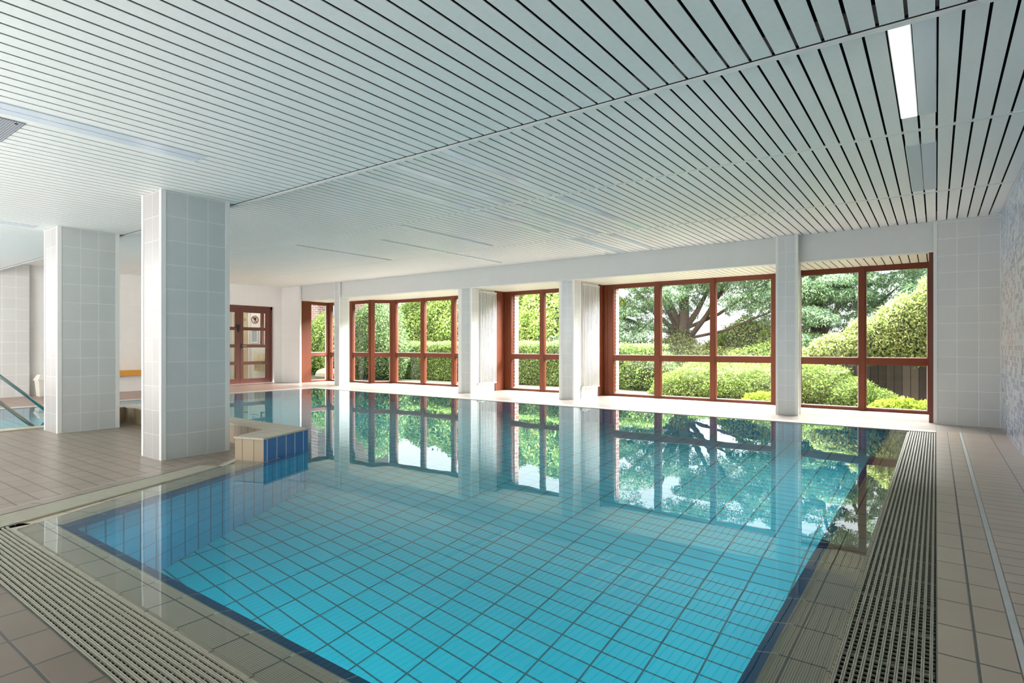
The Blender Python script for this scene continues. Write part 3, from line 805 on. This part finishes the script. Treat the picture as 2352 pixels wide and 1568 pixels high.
mb = MB(); mb.box(-16.27, -16.2, 9.51, 9.58, .97, 2.1, 'red_dark'); mb.box(-15.95, -15.9, 9.51, 9.58, .97, 2.1, 'red_dark'); mb.box(-16.2, -15.95, 9.51, 9.58, 2.05, 2.1, 'red_dark'); mb.box(-16.2, -15.95, 9.51, 9.58, .97, 1.0, 'red_dark'); mb.build('window_frame', w8)
mb = MB(); mb.face([(-16.2, 9.55, 1.0), (-15.95, 9.55, 1.0), (-15.95, 9.55, 2.05), (-16.2, 9.55, 2.05)], 'glass'); mb.build('pane', w8)

# ------------------------------------------------------------------ bench, bin, handrails
root = empty('bench', (-14.45, 5.6, 0), 'orange wooden wall bench on a white tiled plinth between the two columns', 'bench')
mb = MB(); mb.box(-14.64, -14.28, 4.2, 7.0, .40, .455, 'wood'); mb.box(-14.30, -14.275, 4.2, 7.0, .345, .43, 'wood'); mb.build('seat', root, bevel=.004)
mb = MB(); mb.box(-14.64, -14.36, 4.25, 6.95, 0, .40, 'far_tile'); mb.build('plinth', root)

root = empty('waste_bin', (-14.3, 3.85, 0), 'cream plastic waste bin standing against the wall beside the far column', 'bin')
bx, by = -14.36, 3.83
mb = MB()
def taper(mb, bx, by, w0, d0, w1, d1, z0, z1, key):
    a = [(bx - w0, by - d0, z0), (bx + w0, by - d0, z0), (bx + w0, by + d0, z0), (bx - w0, by + d0, z0)]
    b = [(bx - w1, by - d1, z1), (bx + w1, by - d1, z1), (bx + w1, by + d1, z1), (bx - w1, by + d1, z1)]
    for i in range(4):
        j = (i + 1) % 4; mb.face([a[i], a[j], b[j], b[i]], key)
    mb.face(b, key); mb.face(a[::-1], key)
taper(mb, bx, by, .11, .12, .14, .145, 0, .33, 'bin'); mb.build('bin_body', root, bevel=.008)
mb = MB(); taper(mb, bx, by, .155, .16, .155, .16, .31, .34, 'bin'); taper(mb, bx, by, .15, .155, .10, .11, .34, .43, 'bin'); mb.build('bin_lid', root, bevel=.008)

def rail(x, y1, z1, label):
    """steel stair rail falling towards +Y into the water"""
    s = (.348 - .032) / (2.246 - 1.941)
    root = empty('pool_handrail', (x, y1, z1), label, 'handrail', 'steel handrails at the pool steps')
    mb = MB(); L = 1.25
    mb.tube([(x, y1 - L, z1 + .97 * s * L), (x, y1 - .3, z1 + s * .3), (x, y1, z1)], .021, 'steel', 14); mb.build('rail_tube', root, smooth=True)
    mb = MB(); mb.tube([(x, y1 - .02, z1 + .02), (x, y1 - .02, -.9)], .021, 'steel', 14); mb.build('post', root, smooth=True)
    return root
rail(-8.99, 2.27, .005, 'near steel handrail running into the water at the foot of the far column')
rail(-10.2, 2.80, .005, 'upper steel handrail passing behind the far column')
rail(-9.62, 1.92, .3, 'short lower steel handrail at the picture edge by the steps')
for k in range(5):
    pass

# ------------------------------------------------------------------ garden
mb = MB()
mb.flat([(-40, 10.6), (6, 10.6), (6, 40), (-40, 40)], -.12, 'soil')
tag(mb.build('ground'), kind='structure')
mb = MB()
mb.box(-5.76, -5.20, 10.64, 10.78, -.1, 2.9, 'brick'); mb.box(-8.35, -7.72, 10.64, 10.80, -.1, 2.9, 'brick'); mb.box(-2.2, -1.86, 10.6, 10.95, -.1, 2.9, 'brick'); mb.box(0, .9, 10.5, 11.2, -.1, 2.9, 'brick'); mb.box(-16.8, -15.6, 9.95, 10.1, -.1, 2.6, 'brick')
mb.box(-14.4, .9, 10.75, 10.95, 2.3, 3.0, 'brick')
tag(mb.build('wall_outside'), kind='structure')

def leaves(pos, nrm, size, asp, rnd, droop=0.0):
    """one folded diamond leaf per point -> verts, faces arrays"""
    n = len(pos)
    d = nrm + rng.normal(0, rnd, (n, 3)); d /= np.linalg.norm(d, axis=1)[:, None] + 1e-9
    t = rng.normal(0, 1, (n, 3)); t[:, 2] -= droop; t -= (t * d).sum(1)[:, None] * d
    t /= np.linalg.norm(t, axis=1)[:, None] + 1e-9
    s = np.cross(d, t)
    L = size * rng.uniform(.6, 1.35, n)[:, None]; W = L * asp
    v = np.stack([pos, pos + t * L * .5 + s * W * .5 + d * L * .06, pos + t * L, pos + t * L * .5 - s * W * .5 + d * L * .06], 1).reshape(-1, 3)
    f = np.arange(n * 4).reshape(-1, 4)
    return v, f

def sample_blob(b, n):
    if b[0] == 'e':
        _, cx, cy, cz, rx, ry, rz = b
        u = rng.normal(0, 1, (n, 3)); u /= np.linalg.norm(u, axis=1)[:, None]
        u = u[(u[:, 1] < .45) & (u[:, 2] > -.75)]
        r = np.array([rx, ry, rz])
        # lumps
        f = 1 + .10 * np.sin(u[:, 0:1] * 7 + cx * 3) * np.sin(u[:, 2:3] * 6 + cz * 5) + rng.normal(0, .05, (len(u), 1))
        p = np.array([cx, cy, cz]) + u * r * f
        nn = u / r; nn /= np.linalg.norm(nn, axis=1)[:, None]
        return p, nn
    _, x0, x1, y0, y1, z0, z1 = b
    a_front = (x1 - x0) * (z1 - z0); a_top = (x1 - x0) * (y1 - y0)
    k = int(n * a_front / (a_front + a_top)); j = n - k
    p1 = np.stack([rng.uniform(x0, x1, k), np.full(k, y0), rng.uniform(z0, z1, k)], 1); n1 = np.tile([0, -1, .25], (k, 1)).astype(float)
    p2 = np.stack([rng.uniform(x0, x1, j), rng.uniform(y0, y1, j), np.full(j, z1)], 1); n2 = np.tile([0, -.2, 1.], (j, 1)).astype(float)
    p = np.concatenate([p1, p2]); nn = np.concatenate([n1, n2])
    p += nn * (rng.normal(0, .035, (len(p), 1)) + .05 * np.sin(p[:, 0:1] * 4.3) * np.cos(p[:, 2:3] * 5))
    return p, nn

def hull(blobs, key, sc=.9):
    mb = MB()
    for b in blobs:
        if b[0] == 'e':
            _, cx, cy, cz, rx, ry, rz = b
            N, K = 14, 8
            ring = []
            for i in range(K + 1):
                ph = math.pi * i / K
                ring.append([(cx + rx * sc * math.sin(ph) * math.cos(2 * math.pi * j / N), cy + ry * sc * math.sin(ph) * math.sin(2 * math.pi * j / N), cz + rz * sc * math.cos(ph)) for j in range(N)])
            for i in range(K):
                for j in range(N):
                    j2 = (j + 1) % N
                    mb.face([ring[i][j], ring[i + 1][j], ring[i + 1][j2], ring[i][j2]], key)
        else:
            _, x0, x1, y0, y1, z0, z1 = b
            mb.box(x0 + .03, x1 - .03, y0 + .06, y1, z0, z1 - .07, key)
    return mb

def foliage(name, label, cat, blobs, n, size, asp, leaf, hullkey='hull', rnd=.7, droop=.3, loc=None, group=None, sc=.9, kind=None, trunk=None, hull_on=True):
    loc = loc or (sum((b[1] if b[0] == 'e' else (b[1] + b[2]) / 2) for b in blobs) / len(blobs), blobs[0][2] if blobs[0][0] == 'e' else blobs[0][3], -.1)
    root = empty(name, loc, label, cat, group, kind)
    area = [(b[4] * b[6] + b[4] * b[5]) * 1.6 if b[0] == 'e' else (b[2] - b[1]) * (b[6] - b[5] + b[4] - b[3]) for b in blobs]
    V, Fc, off = [], [], 0
    for b, a in zip(blobs, area):
        p, nn = sample_blob(b, max(40, int(n * a / sum(area))))
        v, f = leaves(p, nn, size, asp, rnd, droop)
        V.append(v); Fc.append(f + off); off += len(v)
    V = np.concatenate(V) - np.array(loc); Fc = np.concatenate(Fc)
    me = bpy.data.meshes.new('leaves')
    me.from_pydata(V.tolist(), [], Fc.tolist()); me.materials.append(M[leaf]); me.update()
    o = bpy.data.objects.new('leaves', me); COL.objects.link(o); o.parent = root
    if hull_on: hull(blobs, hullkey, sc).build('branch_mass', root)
    if trunk:
        mb = MB()
        for pts, rs in trunk: mb.tube(pts, rs, 'bark', 9)
        mb.build('trunk', root, smooth=True)
    return root

# long clipped hedge behind windows 2-4
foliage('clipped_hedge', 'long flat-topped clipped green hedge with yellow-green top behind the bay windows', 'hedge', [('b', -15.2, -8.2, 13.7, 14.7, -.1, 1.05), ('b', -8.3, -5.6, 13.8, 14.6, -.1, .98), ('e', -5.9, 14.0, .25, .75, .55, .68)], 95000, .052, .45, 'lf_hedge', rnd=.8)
# mounds
foliage('low_shrub', 'low rounded yellow-green spreading shrub under the widest window', 'shrub', [('e', -4.0, 13.4, 0.0, 1.35, .8, .62), ('e', -2.9, 13.5, -.02, 1.1, .8, .60), ('e', -4.9, 13.2, -.1, .6, .6, .45)], 46000, .05, .5, 'lf_mound', 'hull_y', rnd=.9)
foliage('low_shrub', 'low yellow-green shrub sloping down in front of the wooden fence', 'shrub', [('e', -1.95, 12.9, 0.0, .75, .6, .62), ('e', -1.35, 12.7, -.1, .6, .55, .48), ('e', -.8, 12.6, -.15, .4, .4, .30)], 34000, .047, .5, 'lf_mound', 'hull_y', rnd=.9)
# beech trees
foliage('beech_tree', 'tall bright yellow-green leafy tree above the clipped hedge behind the bay window', 'tree', [('e', -14.2, 16.4, 1.7, 1.9, 1.0, 1.45), ('e', -16.6, 16.6, 1.6, 1.4, 1.0, 1.3), ('e', -12.2, 16.6, 1.75, 1.6, 1.0, 1.4)], 60000, .09, .55, 'lf_beech', 'hull_y', rnd=.8, droop=1.0, trunk=[([(-14.2, 16.6, -.1), (-14.1, 16.6, 2)], [.12, .06])])
foliage('beech_tree', 'bright green loose leafy tree behind the narrow two-light window', 'tree', [('e', -10.0, 16.0, 1.7, 1.3, .8, 1.4), ('e', -9.0, 16.3, 2.0, 1.2, .8, 1.1)], 32000, .095, .6, 'lf_beech', 'hull', rnd=.8, droop=1.0, trunk=[([(-9.9, 16.2, -.1), (-9.8, 16.2, 2)], [.1, .05])])
# yews
foliage('yew_bush', 'tall rounded dark green yew bush outside the slanting light of the bay window', 'shrub', [('e', -15.25, 13.2, 1.15, 1.15, .8, 1.45), ('e', -14.7, 13.0, .7, .9, .6, .9), ('e', -15.6, 13.0, .5, 1.0, .6, .8)], 34000, .068, .4, 'lf_yew', rnd=.7, droop=.8)
foliage('yew_bush', 'small dark conical yew beside the loose leafy tree', 'shrub', [('e', -8.35, 14.7, .9, .62, .5, 1.0), ('e', -8.2, 14.7, .3, .75, .5, .7)], 15000, .06, .35, 'lf_yew', rnd=.7, droop=.6)
# shrub, boulder and house by window 7
foliage('garden_shrub', 'bright green shrub in front of the brick house beyond the side window', 'shrub', [('e', -19.2, 14.0, 1.0, 1.1, .7, 1.15), ('e', -18.2, 13.8, .7, .8, .6, .9), ('e', -20.0, 14.2, .6, .8, .6, 1.1), ('e', -17.6, 14.2, 1.2, .6, .6, .9)], 30000, .08, .5, 'lf_beech', 'hull', rnd=.8, droop=.6)
rk = MB()
N, K = 12, 7
ring = []
for i in range(K + 1):
    ph = math.pi * i / K
    ring.append([(-17.4 + (.55 + random.uniform(-.05, .05)) * math.sin(ph) * math.cos(2 * math.pi * j / N), 12.7 + .35 * math.sin(ph) * math.sin(2 * math.pi * j / N), -.02 + (.24 + random.uniform(-.02, .02)) * math.cos(ph)) for j in range(N)])
for i in range(K):
    for j in range(N):
        rk.face([ring[i][j], ring[i + 1][j], ring[i + 1][(j + 1) % N], ring[i][(j + 1) % N]], 'rock')
tag(rk.build('boulder', smooth=True), 'pale rounded boulder under the bright shrub outside the side window', 'rock')
root = empty('brick_house', (-22, 17, -.1), 'red brick house wall beyond the shrubs near the door end', 'building')
mb = MB(); mb.box(-27, -19.6, 16.5, 17.5, -.1, 6, 'brick_house'); mb.box(-27, -21.5, 15.2, 16.5, -.1, 6, 'brick_house'); mb.build('house_wall', root)
mb = MB(); mb.tube([(-20.35, 15.1, -.1), (-20.35, 15.1, 5.5)], .06, 'pipe', 10); mb.build('drainpipe', root, smooth=True)

# cedar seen through the widest window
random.seed(5)
def cedar(label, base, branches, pads, n, leafsz, pad_r, group=None):
    trunk = [([base, (base[0] + .05, base[1], base[2] + 1.2), (base[0] + .1, base[1], base[2] + 3.4)], [.26, .2, .1])]
    trunk += branches
    blobs = [('e', x, y, z, pad_r * random.uniform(.7, 1.2), pad_r * .8, pad_r * random.uniform(.28, .45)) for x, y, z in pads]
    return foliage('cedar_tree', label, 'tree', blobs, n, leafsz, .3, 'lf_cedar', rnd=1.0, droop=1.2, loc=(base[0], base[1], -.1), trunk=trunk, hull_on=False, group=group)
b = (-6.15, 17, -.1)
br = []
for dx, dz, r in ((-1.6, 2.9, .09), (-2.2, 2.0, .08), (.9, 3.0, .10), (1.6, 3.1, .09), (2.2, 2.6, .06), (-.5, 3.4, .11), (2.6, 1.9, .05), (-.9, 3.3, .07)):
    s = Vector((b[0], 17, random.uniform(.9, 1.5)))
    e = Vector((b[0] + dx, 17 + random.uniform(-.8, .3), dz))
    m = s.lerp(e, .5) + Vector((0, 0, -.12))
    br.append(([tuple(s), tuple(m), tuple(e)], [r, r * .8, r * .4]))
pads = []
for i in range(150):
    x = random.uniform(-9.6, -2.4); z = random.uniform(1.9, 3.0) if random.random() < .72 else random.uniform(3.0, 4.4)
    if x < -6.6 and random.random() < .6: z = random.uniform(1.2, 3.0)
    elif -5.9 < x < -4.6 and z < 2.5 and random.random() < .6: z += 1.0
    pads.append((x, 16.4 + random.uniform(-.9, 1.3), z))
cedar('large spreading blue-green conifer with bare dark limbs outside the widest window', b, br, pads, 170000, .075, .5)
b = (-2.6, 17.2, -.1)
br = []
for dx, dz, r in ((1.2, 3.4, .08), (-.9, 2.6, .06), (1.9, 2.4, .05), (.4, 3.6, .08)):
    s = Vector((b[0], 17.0, random.uniform(.7, 1.3))); e = Vector((b[0] + dx, 16.3, dz)); m = s.lerp(e, .5) + Vector((0, 0, -.1))
    br.append(([tuple(s), tuple(m), tuple(e)], [r, r * .8, r * .4]))
pads = [(random.uniform(-3.4, .8), 16.2 + random.uniform(-.8, 1.2), random.uniform(1.1, 3.1) if i < 68 else random.uniform(3.1, 4.3)) for i in range(88)]
cedar('dense blue-green conifer with drooping sprays behind the wooden fence', b, br, pads, 150000, .075, .46)
# ivy thicket under the cedar
foliage('ivy_thicket', 'brown-green tangled thicket at the foot of the spreading conifer', 'shrub', [('e', -6.4, 16.6, .3, 1.5, .8, .95), ('e', -5.0, 16.4, .25, 1.2, .7, .72), ('e', -7.8, 16.8, .2, 1.2, .7, .9), ('e', -6.2, 17.0, 1.0, .45, .4, .6)], 40000, .06, .5, 'lf_ivy', rnd=.9)
foliage('garden_bush', 'mid green leafy bush beyond the low rounded shrub', 'shrub', [('e', -3.9, 16.3, .2, 1.1, .7, .75), ('e', -2.9, 16.2, .35, .9, .6, 1.0), ('e', -3.3, 16.9, .9, .7, .5, .75), ('e', -4.3, 17.6, 1.1, .9, .5, .7), ('e', -5.0, 18.2, .9, .8, .5, .6)], 42000, .068, .5, 'lf_beech', 'hull', rnd=.9)
# climber over the fence
foliage('climbing_shrub', 'bright green arching climber spilling over the wooden fence', 'shrub', [('e', -2.0, 13.7, .72, .55, .35, .26), ('e', -1.5, 13.6, .90, .6, .4, .36), ('e', -.95, 13.6, 1.10, .6, .4, .48), ('e', -.45, 13.6, 1.25, .55, .4, .70), ('e', .1, 13.6, 1.4, .6, .4, .95), ('e', .6, 13.6, 1.5, .6, .4, 1.1)], 60000, .06, .45, 'lf_slope', 'hull', rnd=.8, droop=.9)
root = empty('garden_fence', (-.6, 14.1, -.1), 'weathered dark brown vertical board fence under the climber', 'fence')
mb = MB()
x = -1.7
while x < 1.2:
    wv = random.uniform(.12, .15)
    mb.box(x, x + wv + .004, 14.05 + random.uniform(-.012, .0), 14.08, -.1, .92 + random.uniform(-.02, .02), 'fence'); x += wv
mb.build('board_panel', root)
mb = MB(); mb.box(-1.7, 1.2, 14.08, 14.12, .15, .22, 'fence'); mb.box(-1.7, 1.2, 14.08, 14.12, .7, .77, 'fence'); mb.build('fence_rail', root)
foliage('ground_plant', 'clump of lime-green leaves at the glass in the fence corner', 'plant', [('e', -.45, 12.0, -.1, .5, .35, .16), ('e', -.05, 12.1, -.1, .35, .3, .14)], 7000, .06, .6, 'lf_lime', 'hull_y', rnd=.8, droop=-.4)
foliage('ground_plant', 'clump of lime-green leaves in front of the low rounded shrub', 'plant', [('e', -2.75, 12.1, -.1, .36, .3, .16)], 3600, .06, .6, 'lf_lime', 'hull_y', rnd=.8, droop=-.4)
# far backdrop trees so the gaps read as more garden
foliage('distant_tree', 'mid green tree standing beyond the clipped hedge and loose leafy tree', 'tree', [('e', -12.8, 20, 1.3, 3.0, 1.0, 2.1), ('e', -18, 21, 1.3, 3.0, 1.0, 2.1)], 26000, .15, .5, 'lf_beech', 'hull', rnd=.8, droop=.8)

# ------------------------------------------------------------------ light
w = bpy.data.worlds.new('sky'); scene.world = w; w.use_nodes = True
bg = w.node_tree.nodes['Background']
bg.inputs['Color'].default_value = (.93, .97, 1.0, 1); bg.inputs['Strength'].default_value = 1.6
def area(name, loc, target, sx, sy, power, col=(1, 1, 1)):
    l = bpy.data.lights.new(name, 'AREA'); l.shape = 'RECTANGLE'; l.size = sx; l.size_y = sy; l.energy = power; l.color = col
    o = bpy.data.objects.new(name, l); COL.objects.link(o); o.location = loc
    o.rotation_euler = (Vector(target) - Vector(loc)).to_track_quat('-Z', 'Y').to_euler()
    return o
s = bpy.data.lights.new('sun', 'SUN'); s.energy = 1.3; s.angle = math.radians(25); s.color = (1, .97, .9)
so = bpy.data.objects.new('sun', s); COL.objects.link(so)
so.rotation_euler = Vector((-.25, .55, -1.0)).to_track_quat('-Z', 'Y').to_euler()
area('sky_fill', (-6.5, 14.2, 5.0), (-6.5, 8.0, 0.6), 16, 3.0, 6400, (1, .98, .96))  # added area light above the garden, boosting daylight through the windows
area('room_fill', (-8.2, -1.9, .1), (-8.2, -1.85, 2.6), 11.5, 1.4, 320, (.97, .99, 1))  # unseen fill added behind the camera, bounced off the ceiling
area('pool_fill', (-2.2, 1.17, -.65), (-2.2, 4.0, -1.2), 3.0, .4, 13, (.9, 1, 1))  # added underwater fill, hidden below the near edge, to brighten the basin
area('pool_fill', (-.49, 4.6, -.65), (-4, 4.6, -1.1), 5.0, .4, 13, (.9, 1, 1))  # second added underwater fill, on the mosaic-wall side
area('side_fill', (-11.6, -1.2, 1.9), (-14.6, 5.5, 1.0), 2.0, 1.2, 75, (1, .98, .95))  # added fill out of view, brightening the far-left wall and deck
area('corridor_fill', (-16.4, 8.2, 2.45), (-16.4, 8.2, 0), 1.6, 2.0, 16, (1, .95, .85))  # added fill that brightens the corridor behind the glazed door

# ------------------------------------------------------------------ camera and look
cam = bpy.data.cameras.new('camera'); co = bpy.data.objects.new('camera', cam); COL.objects.link(co)
co.location = (0, 0, 1.0)
co.rotation_euler = (math.pi / 2, 0, math.atan(974 / 1330))
cam.sensor_width = 36; cam.lens = 1330 / 2352 * 36; cam.shift_y = .00425; cam.clip_start = .02
scene.camera = co
scene.view_settings.view_transform = 'Standard'
scene.view_settings.look = 'None'
scene.view_settings.exposure = 0.95
cy = scene.cycles
cy.use_denoising = True
cy.use_adaptive_sampling = True; cy.adaptive_threshold = 0.04
cy.max_bounces = 8; cy.diffuse_bounces = 4; cy.glossy_bounces = 4; cy.transmission_bounces = 8; cy.transparent_max_bounces = 16
cy.sample_clamp_indirect = 6.0
cy.caustics_reflective = False; cy.caustics_refractive = True
